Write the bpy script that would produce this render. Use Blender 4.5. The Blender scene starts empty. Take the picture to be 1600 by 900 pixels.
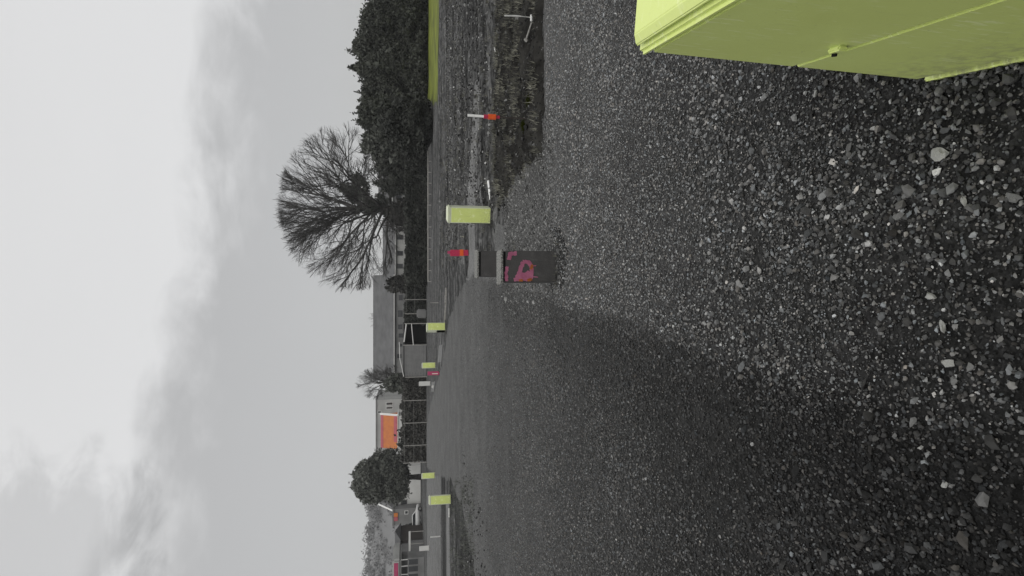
import bpy, bmesh, math, random
import numpy as np
from mathutils import Vector, Matrix, noise as mnoise
R = math.radians
S = bpy.context.scene
C = S.collection
random.seed(7); rng = np.random.default_rng(7)

# ---------------- camera (a phone held upright; the picture is stored on its side) ----------------
CH = 1.6; FPX = 900.0; PITCH = math.atan((800-642)/FPX)
cp, sp = math.cos(PITCH), math.sin(PITCH)
cam_d = bpy.data.cameras.new('camera'); cam = bpy.data.objects.new('camera', cam_d); C.objects.link(cam)
cam_d.sensor_width = 36; cam_d.lens = 36*FPX/1600; cam_d.clip_end = 5000; cam_d.clip_start = 0.05
fw = Vector((0, cp, -sp)); up = Vector((0, sp, cp)); rt = Vector((1, 0, 0))
m = Matrix((-up, rt, -fw)).transposed().to_4x4(); m.translation = (0, 0, CH)
cam.matrix_world = m
S.camera = cam

# ---------------- world: overcast sky ----------------
SKY_LO, SKY_HI, SKY_ZEN = 0.445, 0.72, 1.5
w = bpy.data.worlds.new('World'); S.world = w; w.use_nodes = True
nt = w.node_tree; nt.nodes.clear()
def N(t, **k):
    n = nt.nodes.new(t)
    for a, b in k.items(): setattr(n, a, b)
    return n
def L(a, b): nt.links.new(a, b)
def Mth(op, a, b=None, c=None):
    n = N('ShaderNodeMath', operation=op)
    for i, v in enumerate((a, b, c)):
        if v is None: continue
        if isinstance(v, (int, float)): n.inputs[i].default_value = v
        else: L(v, n.inputs[i])
    return n.outputs[0]
out = N('ShaderNodeOutputWorld'); bg = N('ShaderNodeBackground'); bg2 = N('ShaderNodeBackground'); ad = N('ShaderNodeAddShader')
sky = N('ShaderNodeTexSky', sky_type='NISHITA'); sky.sun_disc = False
SUN_EL, SUN_AZ = R(44), R(182)
sky.sun_elevation = SUN_EL; sky.sun_rotation = SUN_AZ
hsv = N('ShaderNodeHueSaturation'); hsv.inputs['Saturation'].default_value = 0.25
L(sky.outputs[0], hsv.inputs['Color']); L(hsv.outputs[0], bg.inputs[0]); bg.inputs[1].default_value = 0.05; hsv.inputs['Value'].default_value = .35
tc = N('ShaderNodeTexCoord'); sx = N('ShaderNodeSeparateXYZ'); L(tc.outputs['Generated'], sx.inputs[0])
X, Y, Z = sx.outputs
def noise_tex(scale, det, rough, stretch=(1, 1, 2.2), off=(0, 0, 0), dist=0.0):
    mp = N('ShaderNodeMapping'); mp.inputs['Scale'].default_value = stretch; mp.inputs['Location'].default_value = off
    L(tc.outputs['Generated'], mp.inputs[0]); n = N('ShaderNodeTexNoise'); L(mp.outputs[0], n.inputs['Vector'])
    n.inputs['Scale'].default_value = scale; n.inputs['Detail'].default_value = det; n.inputs['Roughness'].default_value = rough
    n.inputs['Distortion'].default_value = dist
    return n.outputs[0]
n1 = noise_tex(5.0, 5, .55, dist=.35, off=(.3, .1, .9)); n2 = noise_tex(2.4, 3, .5, off=(3.1, 1.2, .2)); n3 = noise_tex(11, 8, .6, off=(1.1, 2.2, 3.2), dist=.6)
# cloud edge at roughly 16 degrees, a little higher towards the left
e = Mth('SUBTRACT', Z, Mth('MULTIPLY_ADD', X, -0.13, 0.315))
e = Mth('ADD', e, Mth('MULTIPLY_ADD', n1, 0.24, -0.12)); e = Mth('ADD', e, Mth('MULTIPLY_ADD', n3, 0.07, -0.035))
mr = N('ShaderNodeMapRange', interpolation_type='SMOOTHSTEP'); L(e, mr.inputs[0])
mr.inputs[1].default_value = -0.055; mr.inputs[2].default_value = 0.055; mr.inputs[3].default_value = SKY_LO; mr.inputs[4].default_value = SKY_HI
# drifting greyer cloud to the upper left
vd = N('ShaderNodeVectorMath', operation='DISTANCE'); L(tc.outputs['Generated'], vd.inputs[0]); vd.inputs[1].default_value = (-0.33, 0.80, 0.46)
dd = Mth('ADD', vd.outputs['Value'], Mth('MULTIPLY_ADD', n3, 0.28, -0.14))
mb = N('ShaderNodeMapRange', interpolation_type='SMOOTHSTEP'); L(dd, mb.inputs[0])
mb.inputs[1].default_value = 0.06; mb.inputs[2].default_value = 0.16; mb.inputs[3].default_value = 0.80; mb.inputs[4].default_value = 1.0
mz = N('ShaderNodeMapRange', interpolation_type='SMOOTHSTEP'); L(Z, mz.inputs[0])
mz.inputs[1].default_value = 0.5; mz.inputs[2].default_value = 1.0; mz.inputs[3].default_value = 1.0; mz.inputs[4].default_value = SKY_ZEN/SKY_HI
v = Mth('MULTIPLY', Mth('MULTIPLY', mr.outputs[0], mb.outputs[0]), mz.outputs[0])
v = Mth('MULTIPLY', v, Mth('MULTIPLY_ADD', n2, 0.07, 0.98))
cc = N('ShaderNodeCombineColor'); L(v, cc.inputs[0]); L(v, cc.inputs[1]); L(Mth('MULTIPLY', v, 1.0), cc.inputs[2])
L(cc.outputs[0], bg2.inputs[0]); bg2.inputs[1].default_value = 0.93
L(bg.outputs[0], ad.inputs[0]); L(bg2.outputs[0], ad.inputs[1]); L(ad.outputs[0], out.inputs[0])
# ---------------- sun through cloud ----------------
sd = bpy.data.lights.new('sun', 'SUN'); sd.energy = 0.9; sd.angle = R(25); sd.color = (1, .975, .94)
so = bpy.data.objects.new('sun', sd); C.objects.link(so)
sdir = Vector((math.sin(SUN_AZ)*math.cos(SUN_EL), math.cos(SUN_AZ)*math.cos(SUN_EL), math.sin(SUN_EL)))
so.rotation_euler = sdir.to_track_quat('Z', 'Y').to_euler()
S.view_settings.view_transform = 'Standard'; S.view_settings.look = 'None'; S.view_settings.exposure = 0; S.view_settings.gamma = 1
S.view_settings.use_curve_mapping = False

# ---------------- measuring helpers: U, V are pixels of the upright photograph ----------------
def ray(U, V): return fw*FPX + rt*(U-450) + up*(800-V)
def at(U, V, y): d = ray(U, V); t = y/d.y; return Vector((d.x*t, y, CH+d.z*t))
def gnd(U, V, z=0.0): d = ray(U, V); t = (z-CH)/d.z; return Vector((d.x*t, d.y*t, z))

# ---------------- materials ----------------
def mat(name, c1, c2=None, scale=3.0, rough=.85, bump=0.0, bscale=None, det=6, metal=0, spec=.3, lo=.35, hi=.65, stretch=None):
    M = bpy.data.materials.new(name); M.use_nodes = True; t = M.node_tree; b = t.nodes['Principled BSDF']
    b.inputs['Roughness'].default_value = rough; b.inputs['Metallic'].default_value = metal; b.inputs['Specular IOR Level'].default_value = spec
    if c2 is None: c2 = tuple(c*.8 for c in c1)
    co = t.nodes.new('ShaderNodeTexCoord'); mp = t.nodes.new('ShaderNodeMapping'); t.links.new(co.outputs['Object'], mp.inputs[0])
    if stretch: mp.inputs['Scale'].default_value = stretch
    n = t.nodes.new('ShaderNodeTexNoise'); n.inputs['Scale'].default_value = scale; n.inputs['Detail'].default_value = det; n.inputs['Roughness'].default_value = .6
    t.links.new(mp.outputs[0], n.inputs['Vector'])
    r = t.nodes.new('ShaderNodeValToRGB'); r.color_ramp.elements[0].position = lo; r.color_ramp.elements[1].position = hi
    r.color_ramp.elements[0].color = (*c1, 1); r.color_ramp.elements[1].color = (*c2, 1)
    t.links.new(n.outputs[0], r.inputs[0]); t.links.new(r.outputs[0], b.inputs['Base Color'])
    if bump:
        n2 = t.nodes.new('ShaderNodeTexNoise'); n2.inputs['Scale'].default_value = bscale or scale*4; n2.inputs['Detail'].default_value = 8
        t.links.new(mp.outputs[0], n2.inputs['Vector'])
        bp = t.nodes.new('ShaderNodeBump'); bp.inputs['Strength'].default_value = bump; bp.inputs['Distance'].default_value = .02
        t.links.new(n2.outputs[0], bp.inputs['Height']); t.links.new(bp.outputs[0], b.inputs['Normal'])
    return M
def dirty(M_, dirt=(.10, .10, .07), scuff=(.74, .80, .42)):
    '''mud splashed on the lowest part, a few runs and rubbed spots'''
    t = M_.node_tree; b = t.nodes['Principled BSDF']; src = b.inputs['Base Color'].links[0].from_socket
    co = t.nodes.new('ShaderNodeTexCoord'); sp_ = t.nodes.new('ShaderNodeSeparateXYZ'); t.links.new(co.outputs['Object'], sp_.inputs[0])
    def nz(sc, st, det=7):
        mp = t.nodes.new('ShaderNodeMapping'); mp.inputs['Scale'].default_value = st; t.links.new(co.outputs['Object'], mp.inputs[0])
        n = t.nodes.new('ShaderNodeTexNoise'); n.inputs['Scale'].default_value = sc; n.inputs['Detail'].default_value = det; n.inputs['Roughness'].default_value = .7; t.links.new(mp.outputs[0], n.inputs['Vector']); return n.outputs[0]
    def ma(op, a, b_, c=None):
        q = t.nodes.new('ShaderNodeMath'); q.operation = op
        for i, v_ in enumerate((a, b_, c)):
            if v_ is None: continue
            if isinstance(v_, (int, float)): q.inputs[i].default_value = v_
            else: t.links.new(v_, q.inputs[i])
        return q.outputs[0]
    def mrange(v_, a, c, lo_, hi_):
        q = t.nodes.new('ShaderNodeMapRange'); t.links.new(v_, q.inputs[0])
        for i, z in enumerate((a, c, lo_, hi_)): q.inputs[i+1].default_value = z
        return q.outputs[0]
    splash = ma('MULTIPLY', mrange(sp_.outputs[2], .0, .34, 1., 0.), mrange(nz(26, (1, 1, 1)), .44, .62, 0., 1.))
    runs = ma('MULTIPLY', mrange(nz(30, (1, 1, .05)), .58, .74, 0., .45), mrange(nz(3, (1, 1, 1)), .45, .6, 0., 1.))
    spots = mrange(nz(75, (1, 1, 1), 3), .68, .74, 0., .55)
    fac = ma('MINIMUM', ma('ADD', ma('ADD', ma('MULTIPLY', splash, .75), runs), spots), .85)
    mx = t.nodes.new('ShaderNodeMix'); mx.data_type = 'RGBA'; t.links.new(fac, mx.inputs[0]); t.links.new(src, mx.inputs[6]); mx.inputs[7].default_value = (*dirt, 1)
    sc_ = ma('MULTIPLY', mrange(nz(9, (1, 7, 1), 9), .55, .60, 0., .7), mrange(nz(4, (1, 1, 1)), .46, .56, 0., 1.))
    m2 = t.nodes.new('ShaderNodeMix'); m2.data_type = 'RGBA'; t.links.new(sc_, m2.inputs[0]); t.links.new(mx.outputs[2], m2.inputs[6]); m2.inputs[7].default_value = (*scuff, 1)
    t.links.new(m2.outputs[2], b.inputs['Base Color']); return M_
CRM = (.62, .71, .235)
M = dict(
 cream=mat('cabinet_cream', CRM, (.59, .675, .215), 2.2, .42, .04, 90, spec=.45),
 creamdoor=mat('cabinet_door', (.61, .70, .23), (.575, .655, .205), 3, .45, .05, 120, spec=.45),
 rim=mat('pale_rim', (.60, .63, .48), (.54, .57, .43), 4, .5),
 pale=mat('pale_plastic', (.68, .70, .60), (.60, .62, .52), 5, .5),
 metal=mat('dull_metal', (.18, .18, .17), (.30, .30, .28), 12, .4, metal=.7),
 black=mat('black_gap', (.006, .006, .006), (.012, .012, .011), 6, .9),
 concrete=mat('dark_concrete', (.048, .047, .046), (.066, .064, .062), 7, .85, .3, 60),
 cap=mat('speckled_cap', (.05, .05, .048), (.28, .28, .26), 70, .9, .6, 90, lo=.42, hi=.6),
 spray=mat('pink_spray_paint', (.52, .15, .26), (.66, .24, .38), 14, .6),
 sprayo=mat('orange_spray_paint', (.60, .20, .04), (.5, .15, .03), 14, .6),
 white=mat('white_paint', (.62, .62, .60), (.42, .42, .40), 25, .6),
 whitebright=mat('bright_white', (.8, .8, .78), (.7, .7, .68), 10, .6),
 redtape=mat('red_tape', (.45, .03, .08), (.33, .02, .06), 30, .5),
 orangetape=mat('orange_tape', (.70, .12, .02), (.6, .08, .02), 30, .5),
 darkwood=mat('dark_wood', (.03, .026, .022), (.06, .05, .045), 20, .85, stretch=(1, 1, .1)),
 wood=mat('weathered_wood', (.20, .195, .18), (.34, .33, .31), 25, .8, .2, stretch=(1, 1, .08)),
 bark=mat('bark', (.028, .026, .024), (.05, .047, .043), 4, .9),
 twig=mat('twig', (.045, .043, .041), (.075, .072, .068), 1, .9),
 leafdark=mat('evergreen_needles', (.020, .023, .018), (.075, .080, .066), .9, .8, det=4),
 leafmid=mat('evergreen_leaves', (.055, .06, .05), (.105, .11, .095), .8, .8, det=4),
 leafhedge=mat('hedge_leaves', (.014, .016, .013), (.042, .045, .038), .9, .8, det=4),
 leafbrown=mat('winter_leaves', (.035, .034, .030), (.075, .073, .066), 1.2, .85, det=4),
 forest=mat('bare_forest', (.115, .115, .115), (.17, .17, .17), .02, .95, det=5),
 roofgrey=mat('grey_roof', (.060, .060, .061), (.095, .095, .096), .6, .8, .2, 3),
 roofdark=mat('dark_roof', (.04, .04, .042), (.06, .06, .06), .9, .8),
 roofred=mat('orange_tile_roof', (.50, .17, .045), (.42, .13, .05), 1.1, .8, .3, 8),
 roofpink=mat('red_tile_roof', (.40, .10, .12), (.34, .08, .10), 1.1, .8, .3, 8),
 render=mat('pale_render', (.38, .38, .365), (.29, .29, .28), .5, .85),
 render2=mat('grey_render', (.20, .20, .196), (.13, .13, .127), .5, .85),
 render3=mat('white_render', (.60, .60, .58), (.52, .52, .50), .5, .85),
 glass=mat('window_glass', (.02, .022, .025), (.04, .042, .045), .8, .12, spec=.6),
 shedwall=mat('slatted_wall', (.13, .13, .128), (.17, .17, .168), 1.5, .8),
 redpanel=mat('red_panel', (.40, .05, .13), (.33, .04, .10), 2, .6),
 tyre=mat('tyre', (.012, .012, .012), (.02, .02, .02), 8, .9),
 carwhite=mat('car_paint_white', (.55, .55, .54), (.5, .5, .49), 2, .25, spec=.5),
 deadgrass=mat('dead_grass', (.018, .018, .013), (.24, .236, .19), 2.2, .9),
 moss=mat('moss', (.07, .085, .004), (.12, .14, .008), 30, .95),
 grass=mat('lush_grass', (.05, .06, .005), (.15, .175, .014), .55, .9, .4, 20),
 soil=mat('dark_soil', (.008, .0075, .007), (.034, .033, .030), 2.6, 1.0, .8, 14, spec=.03),
)
for k_ in ('cream', 'creamdoor', 'rim'): dirty(M[k_], (.26, .27, .16))
dirty(M['concrete'], (.03, .029, .027), (.09, .088, .085))
def ground_mat(name, stops, rscale=(14, 90), contrast=.8, bump=.6):
    """gravel / dirt: stops = [(metres ahead of the camera, albedo)], fine stones come from voronoi cells"""
    m_ = bpy.data.materials.new(name); m_.use_nodes = True; t = m_.node_tree; b = t.nodes['Principled BSDF']
    b.inputs['Roughness'].default_value = 1; b.inputs['Specular IOR Level'].default_value = .03
    def n_(ty, **k):
        q = t.nodes.new(ty)
        for a, c in k.items(): setattr(q, a, c)
        return q
    lk = t.links.new
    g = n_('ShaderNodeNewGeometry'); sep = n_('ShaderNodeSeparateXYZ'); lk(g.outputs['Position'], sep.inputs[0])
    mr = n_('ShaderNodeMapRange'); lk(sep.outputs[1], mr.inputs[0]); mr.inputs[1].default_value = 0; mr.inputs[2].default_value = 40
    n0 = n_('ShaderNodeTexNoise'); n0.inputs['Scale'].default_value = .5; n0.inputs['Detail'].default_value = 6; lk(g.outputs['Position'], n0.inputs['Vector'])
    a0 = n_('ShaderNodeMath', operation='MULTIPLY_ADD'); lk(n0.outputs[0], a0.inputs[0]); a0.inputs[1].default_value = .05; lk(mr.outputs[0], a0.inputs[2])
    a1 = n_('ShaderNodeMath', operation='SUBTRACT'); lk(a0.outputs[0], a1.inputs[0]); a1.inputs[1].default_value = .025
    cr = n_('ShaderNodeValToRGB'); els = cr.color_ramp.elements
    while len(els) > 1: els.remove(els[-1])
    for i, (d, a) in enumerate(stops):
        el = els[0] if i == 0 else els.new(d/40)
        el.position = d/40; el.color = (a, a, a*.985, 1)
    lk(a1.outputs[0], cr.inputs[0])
    # cells
    v1 = n_('ShaderNodeTexVoronoi'); v1.inputs['Scale'].default_value = rscale[1]; lk(g.outputs['Position'], v1.inputs['Vector'])
    s1 = n_('ShaderNodeSeparateColor'); lk(v1.outputs['Color'], s1.inputs[0])
    v2 = n_('ShaderNodeTexVoronoi'); v2.inputs['Scale'].default_value = rscale[1]*.42; lk(g.outputs['Position'], v2.inputs['Vector'])
    s2 = n_('ShaderNodeSeparateColor'); lk(v2.outputs['Color'], s2.inputs[0])
    n3_ = n_('ShaderNodeTexNoise'); n3_.inputs['Scale'].default_value = rscale[0]; n3_.inputs['Detail'].default_value = 8; n3_.inputs['Roughness'].default_value = .75; lk(g.outputs['Position'], n3_.inputs['Vector'])
    n4_ = n_('ShaderNodeTexNoise'); n4_.inputs['Scale'].default_value = .9; n4_.inputs['Detail'].default_value = 5; n4_.inputs['Roughness'].default_value = .6; lk(g.outputs['Position'], n4_.inputs['Vector'])
    def MA(op, a, b_, c=None):
        q = n_('ShaderNodeMath', operation=op)
        for i, v_ in enumerate((a, b_, c)):
            if v_ is None: continue
            if isinstance(v_, (int, float)): q.inputs[i].default_value = v_
            else: lk(v_, q.inputs[i])
        return q.outputs[0]
    k = MA('MULTIPLY_ADD', s1.outputs[0], contrast, 1-contrast/2)
    k = MA('MULTIPLY', k, MA('MULTIPLY_ADD', s2.outputs[1], contrast*.7, 1-contrast*.35))
    k = MA('MULTIPLY', k, MA('MULTIPLY_ADD', n3_.outputs[0], contrast*1.6, 1-contrast*.8))
    if name in ('rough_field', 'dark_mud'):   # ploughed and rutted along one way
        mp_ = n_('ShaderNodeMapping'); mp_.inputs['Scale'].default_value = (.22, 1.1, 1); lk(g.outputs['Position'], mp_.inputs[0]); lk(mp_.outputs[0], n4_.inputs['Vector'])
        k = MA('MULTIPLY', k, MA('MAXIMUM', MA('MULTIPLY_ADD', n4_.outputs[0], 4.2, -1.15), .18))
    else: k = MA('MULTIPLY', k, MA('MULTIPLY_ADD', n4_.outputs[0], .9, .55))
    if name == 'compacted_gravel':          # the trodden lighter strip to the right, the damper wheel track to the left
        ed = MA('ADD', MA('SUBTRACT', sep.outputs[0], MA('MULTIPLY', sep.outputs[1], .06)), .52)
        ed = MA('ADD', ed, MA('MULTIPLY_ADD', n0.outputs[0], .3, -.15))
        q1 = n_('ShaderNodeMapRange', interpolation_type='SMOOTHSTEP'); lk(ed, q1.inputs[0]); q1.inputs[1].default_value = -.07; q1.inputs[2].default_value = .07; q1.inputs[3].default_value = .86; q1.inputs[4].default_value = 1.22
        k = MA('MULTIPLY', k, q1.outputs[0])
    vm = n_('ShaderNodeVectorMath', operation='SCALE'); lk(cr.outputs[0], vm.inputs[0]); lk(k, vm.inputs['Scale'])
    lk(vm.outputs[0], b.inputs['Base Color'])
    bp = n_('ShaderNodeBump'); bp.inputs['Strength'].default_value = bump; bp.inputs['Distance'].default_value = .012
    h = MA('ADD', v1.outputs['Distance'], n3_.outputs[0]); lk(h, bp.inputs['Height']); lk(bp.outputs[0], b.inputs['Normal'])
    return m_
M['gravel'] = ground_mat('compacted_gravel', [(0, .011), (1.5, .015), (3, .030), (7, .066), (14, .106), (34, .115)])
M['field'] = ground_mat('rough_field', [(0, .03), (12, .052), (22, .052), (34, .065)], (1.6, 11), 1.15, 1.0)
M['path'] = ground_mat('wet_path', [(0, .12), (40, .14)], (3, 40), .45, .2)
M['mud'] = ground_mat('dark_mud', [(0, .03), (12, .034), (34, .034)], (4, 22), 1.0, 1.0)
M['leftfield'] = ground_mat('grazed_field', [(0, .07), (40, .115)], (1.2, 12), .5, .5)

def stone_mat(name):
    m_ = bpy.data.materials.new(name); m_.use_nodes = True; t = m_.node_tree; b = t.nodes['Principled BSDF']
    b.inputs['Roughness'].default_value = .8; b.inputs['Specular IOR Level'].default_value = .15
    a = t.nodes.new('ShaderNodeAttribute'); a.attribute_type = 'INSTANCER'; a.attribute_name = 'shade'
    n = t.nodes.new('ShaderNodeTexNoise'); n.inputs['Scale'].default_value = 2.3; n.inputs['Detail'].default_value = 5
    co = t.nodes.new('ShaderNodeTexCoord'); t.links.new(co.outputs['Object'], n.inputs['Vector'])
    k = t.nodes.new('ShaderNodeMath'); k.operation = 'MULTIPLY_ADD'; t.links.new(n.outputs[0], k.inputs[0]); k.inputs[1].default_value = .9; k.inputs[2].default_value = .55
    q = t.nodes.new('ShaderNodeVectorMath'); q.operation = 'SCALE'; t.links.new(a.outputs['Color'], q.inputs[0]); t.links.new(k.outputs[0], q.inputs['Scale'])
    t.links.new(q.outputs[0], b.inputs['Base Color'])
    return m_
M['stone_i'] = stone_mat('gravel_stone')
M['stonepale'] = mat('pale_stone', (.20, .20, .19), (.36, .36, .34), 30, .8, .4, 120)
M['stonemid'] = mat('grey_stone', (.09, .09, .088), (.17, .17, .165), 30, .8, .4, 120)
M['stonebright'] = mat('chalky_stone', (.42, .42, .40), (.55, .55, .52), 30, .8, .3, 120)

# ---------------- object helpers ----------------
def link_mesh(name, me, material, parent=None):
    if material is not None and not me.materials: me.materials.append(material)
    o = bpy.data.objects.new(name, me); C.objects.link(o)
    if parent is not None: o.parent = parent
    return o
def obj(name, bm, material, parent=None, smooth=False):
    me = bpy.data.meshes.new(name); bm.to_mesh(me); bm.free()
    if smooth:
        for p in me.polygons: p.use_smooth = True
    return link_mesh(name, me, material, parent)
def np_mesh(name, verts, faces, material, parent=None):
    """faces: (n,k) int array"""
    me = bpy.data.meshes.new(name); verts = np.asarray(verts, dtype=np.float32); faces = np.asarray(faces, dtype=np.int32)
    n, k = faces.shape
    me.vertices.add(len(verts)); me.vertices.foreach_set('co', verts.ravel())
    me.loops.add(n*k); me.loops.foreach_set('vertex_index', faces.ravel())
    me.polygons.add(n); me.polygons.foreach_set('loop_start', np.arange(0, n*k, k, dtype=np.int32)); me.polygons.foreach_set('loop_total', np.full(n, k, dtype=np.int32))
    me.update(calc_edges=True); me.validate()
    return link_mesh(name, me, material, parent)
def thing(name, label, cat, loc=(0, 0, 0), rz=0, group=None):
    o = bpy.data.objects.new(name, None); C.objects.link(o); o.location = loc; o.rotation_euler = (0, 0, rz)
    return tag(o, label, cat, group)
def tag(o, label, cat, group=None, kind=None):
    o['label'] = label; o['category'] = cat
    if group: o['group'] = group
    if kind: o['kind'] = kind
    return o
def struct(o): o['kind'] = 'structure'; return o
def stuff(o, label=None, cat=None):
    o['kind'] = 'stuff'
    if label: o['label'] = label; o['category'] = cat
    return o
def box(bm, x0, x1, y0, y1, z0, z1, bev=0, mx=None):
    r = bmesh.ops.create_cube(bm, size=1); vs = r['verts']
    bmesh.ops.scale(bm, vec=(x1-x0, y1-y0, z1-z0), verts=vs); bmesh.ops.translate(bm, vec=((x0+x1)/2, (y0+y1)/2, (z0+z1)/2), verts=vs)
    if mx is not None: bmesh.ops.transform(bm, matrix=mx, verts=vs)
    if bev:
        es = {e for v_ in vs for e in v_.link_edges}
        bmesh.ops.bevel(bm, geom=list(es), offset=bev, segments=2, affect='EDGES')
def mkbox(name, dims, material, parent=None, bev=0, mx=None):
    bm = bmesh.new(); box(bm, *dims, bev=bev, mx=mx); return obj(name, bm, material, parent)
def tube(bm, pts, rad, n=6, cap=True):
    rings = []
    pts = [Vector(p) for p in pts]
    for i, p in enumerate(pts):
        d = (pts[min(i+1, len(pts)-1)]-pts[max(i-1, 0)]).normalized()
        q = d.to_track_quat('Z', 'Y'); r = rad[i] if isinstance(rad, (list, tuple)) else rad
        rings.append([bm.verts.new(p+q @ Vector((r*math.cos(2*math.pi*k/n), r*math.sin(2*math.pi*k/n), 0))) for k in range(n)])
    for a, b in zip(rings, rings[1:]):
        for k in range(n): bm.faces.new((a[k], a[(k+1) % n], b[(k+1) % n], b[k]))
    if cap: bm.faces.new(rings[0][::-1]); bm.faces.new(rings[-1])
def mktube(name, pts, rad, material, parent=None, n=6):
    bm = bmesh.new(); tube(bm, pts, rad, n); return obj(name, bm, material, parent)
def poly(name, pts, z, material, sub=0, jit=0):
    """flat sheet with a slightly wandering outline"""
    P = []
    for i, p in enumerate(pts):
        a = Vector((p[0], p[1])); b = Vector((pts[(i+1) % len(pts)][0], pts[(i+1) % len(pts)][1]))
        n = max(1, int((b-a).length/.35)) if jit and (b-a).length < 40 else 1
        for k in range(n):
            q = a.lerp(b, k/n)
            j = mnoise.noise_vector(Vector((q.x*1.3, q.y*1.3, z*100)))*jit*min(1, q.length/8+.3)
            P.append((q.x+j.x, q.y+j.y, z))
    from mathutils.geometry import delaunay_2d_cdt
    vv, _, ff, *_r = delaunay_2d_cdt([Vector(p[:2]) for p in P], [], [list(range(len(P)))], 1, 1e-5)
    bm = bmesh.new(); vs = [bm.verts.new((p.x, p.y, z)) for p in vv]
    for t_ in ff:
        f = bm.faces.new([vs[i] for i in t_]); f.normal_update()
        if f.normal.z < 0: f.normal_flip()
    return struct(obj(name, bm, material))
def copy_tree(o, parent=None, **k):
    c = o.copy(); C.objects.link(c); c.parent = parent
    for ch in list(o.children): copy_tree(ch, c)
    return c

# ---------------- setting ----------------
poly('ground', [(-900, -300), (900, -300), (900, 900), (-900, 900)], 0, M['field'])
hedge_y = gnd(300, 665).y
gp = [(-60, -6), (60, -6), (60, 6.6), (9, 6.75), (3.6, 6.8), (1.5, 6.95)]
for u, v_ in [(640, 862), (560, 800), (545, 778), (520, 768), (468, 735), (440, 716), (402, 702), (370, 698), (340, 694), (300, 682), (262, 672), (236, 667)]:
    g = gnd(u, v_); gp.append((g.x, g.y))
for u, v_ in [(170, 667), (164, 674), (150, 704), (130, 713), (100, 725), (50, 733), (0, 744)]:
    g = gnd(u, v_); gp.append((g.x, g.y))
gp += [(-16, 8.2), (-60, 5)]
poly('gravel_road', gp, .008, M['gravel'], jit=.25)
def gpoly(name, uv, z, material, jit=.15):
    return poly(name, [gnd(u, v_)[:2] for u, v_ in uv], z, material, jit=jit)
gpoly('footpath', [(450, 752), (600, 751), (700, 749), (775, 752), (770, 742), (690, 737), (600, 731), (450, 728)], .004, M['path'])
gpoly('painted_shadow', [(440, 866), (452, 884), (510, 890), (545, 876), (540, 856), (500, 850)], .012, M['mud'], .08)  # shadow round the block's foot, painted as a sheet in the mud colour
gpoly('meadow', [(740, 684), (1300, 690), (1300, 665), (745, 665)], .008, M['grass'], jit=.5)
gpoly('muddy_ditch', [(-120, 694), (120, 689), (160, 690), (158, 696), (120, 696), (-120, 704)], .004, M['mud'], jit=.4)
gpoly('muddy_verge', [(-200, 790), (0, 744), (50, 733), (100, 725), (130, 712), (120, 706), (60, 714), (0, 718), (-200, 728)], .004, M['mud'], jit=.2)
gpoly('field_track', [(-200, 716), (0, 704), (125, 702), (125, 697), (0, 698), (-200, 706)], .008, M['path'], jit=.2)
gpoly('far_field', [(-300, 668), (160, 667), (160, 689), (-300, 690)], .004, M['leftfield'], jit=.5)

def bank(name, x0, x1, y0, y1, nx, ny, hfun, material):
    xs = np.linspace(x0, x1, nx); ys = np.linspace(y0, y1, ny); vs = []; fs = []
    for j, y in enumerate(ys):
        for i, x in enumerate(xs): vs.append((x, y, hfun(x, y)))
    for j in range(ny-1):
        for i in range(nx-1):
            a = j*nx+i; fs.append((a, a+1, a+nx+1, a+nx))
    fs = [f for f in fs if max(vs[i][2] for i in f) > -.004]      # nothing is left lying under the ground sheet
    o = np_mesh(name, vs, fs, material)
    for p in o.data.polygons: p.use_smooth = True
    return struct(o)
def sm(a, b, x): t = min(1., max(0., (x-a)/(b-a))); return t*t*(3-2*t)
def h_verge(x, y):
    e = sm(1.35+.25*mnoise.noise(Vector((0, y, 3))), 2.0, x)*sm(6.75+.30*mnoise.noise(Vector((x*1.7, 0, 1)))+.15*mnoise.noise(Vector((x*6.7, y*2, 1))), 7.0, y)*(1-sm(10.2, 11.2, y))*(1-sm(20, 24, x))
    n = mnoise.noise(Vector((x*.9, y*.9, 0)))*.05+mnoise.noise(Vector((x*2.6, y*3, 4)))*.07+mnoise.noise(Vector((x*7, y*8, 4)))*.045+abs(mnoise.noise(Vector((x*14, y*14, 2))))*.03
    return -.03+e*(.11+n)
bank('soil_verge', 1.2, 18, 6.6, 11.4, 520, 170, h_verge, M['soil'])
def h_pile(x, y):
    e = sm(.45, .8, x)*(1-sm(1.5, 2.0, x))*sm(6.5, 7.4, y)*(1-sm(9.0, 9.8, y))
    return -.02+e*(.06+.035*mnoise.noise(Vector((x*2.2, y*2.2, 7))))
bank('gravel_mound', .3, 2.2, 6.3, 10, 60, 110, h_pile, M['gravel'])

def h_field(x, y):
    pth = math.exp(-((y-15.2)/1.3)**2*1.2); e = sm(10.4, 11.2, y)*(1-sm(32, 35, y))*sm(-.4, .8, x-.02*(y-10))*(1-pth)
    n = .5+mnoise.noise(Vector((x*.25, y*.9, 0)))*.6+mnoise.noise(Vector((x*.9, y*1.9, 4)))*.4+mnoise.noise(Vector((x*3.2, y*3.6, 4)))*.3
    return -.03+e*.13*max(0, n)
bank('rough_ground', -.6, 34, 10.2, 35, 340, 190, h_field, M['field'])
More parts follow.
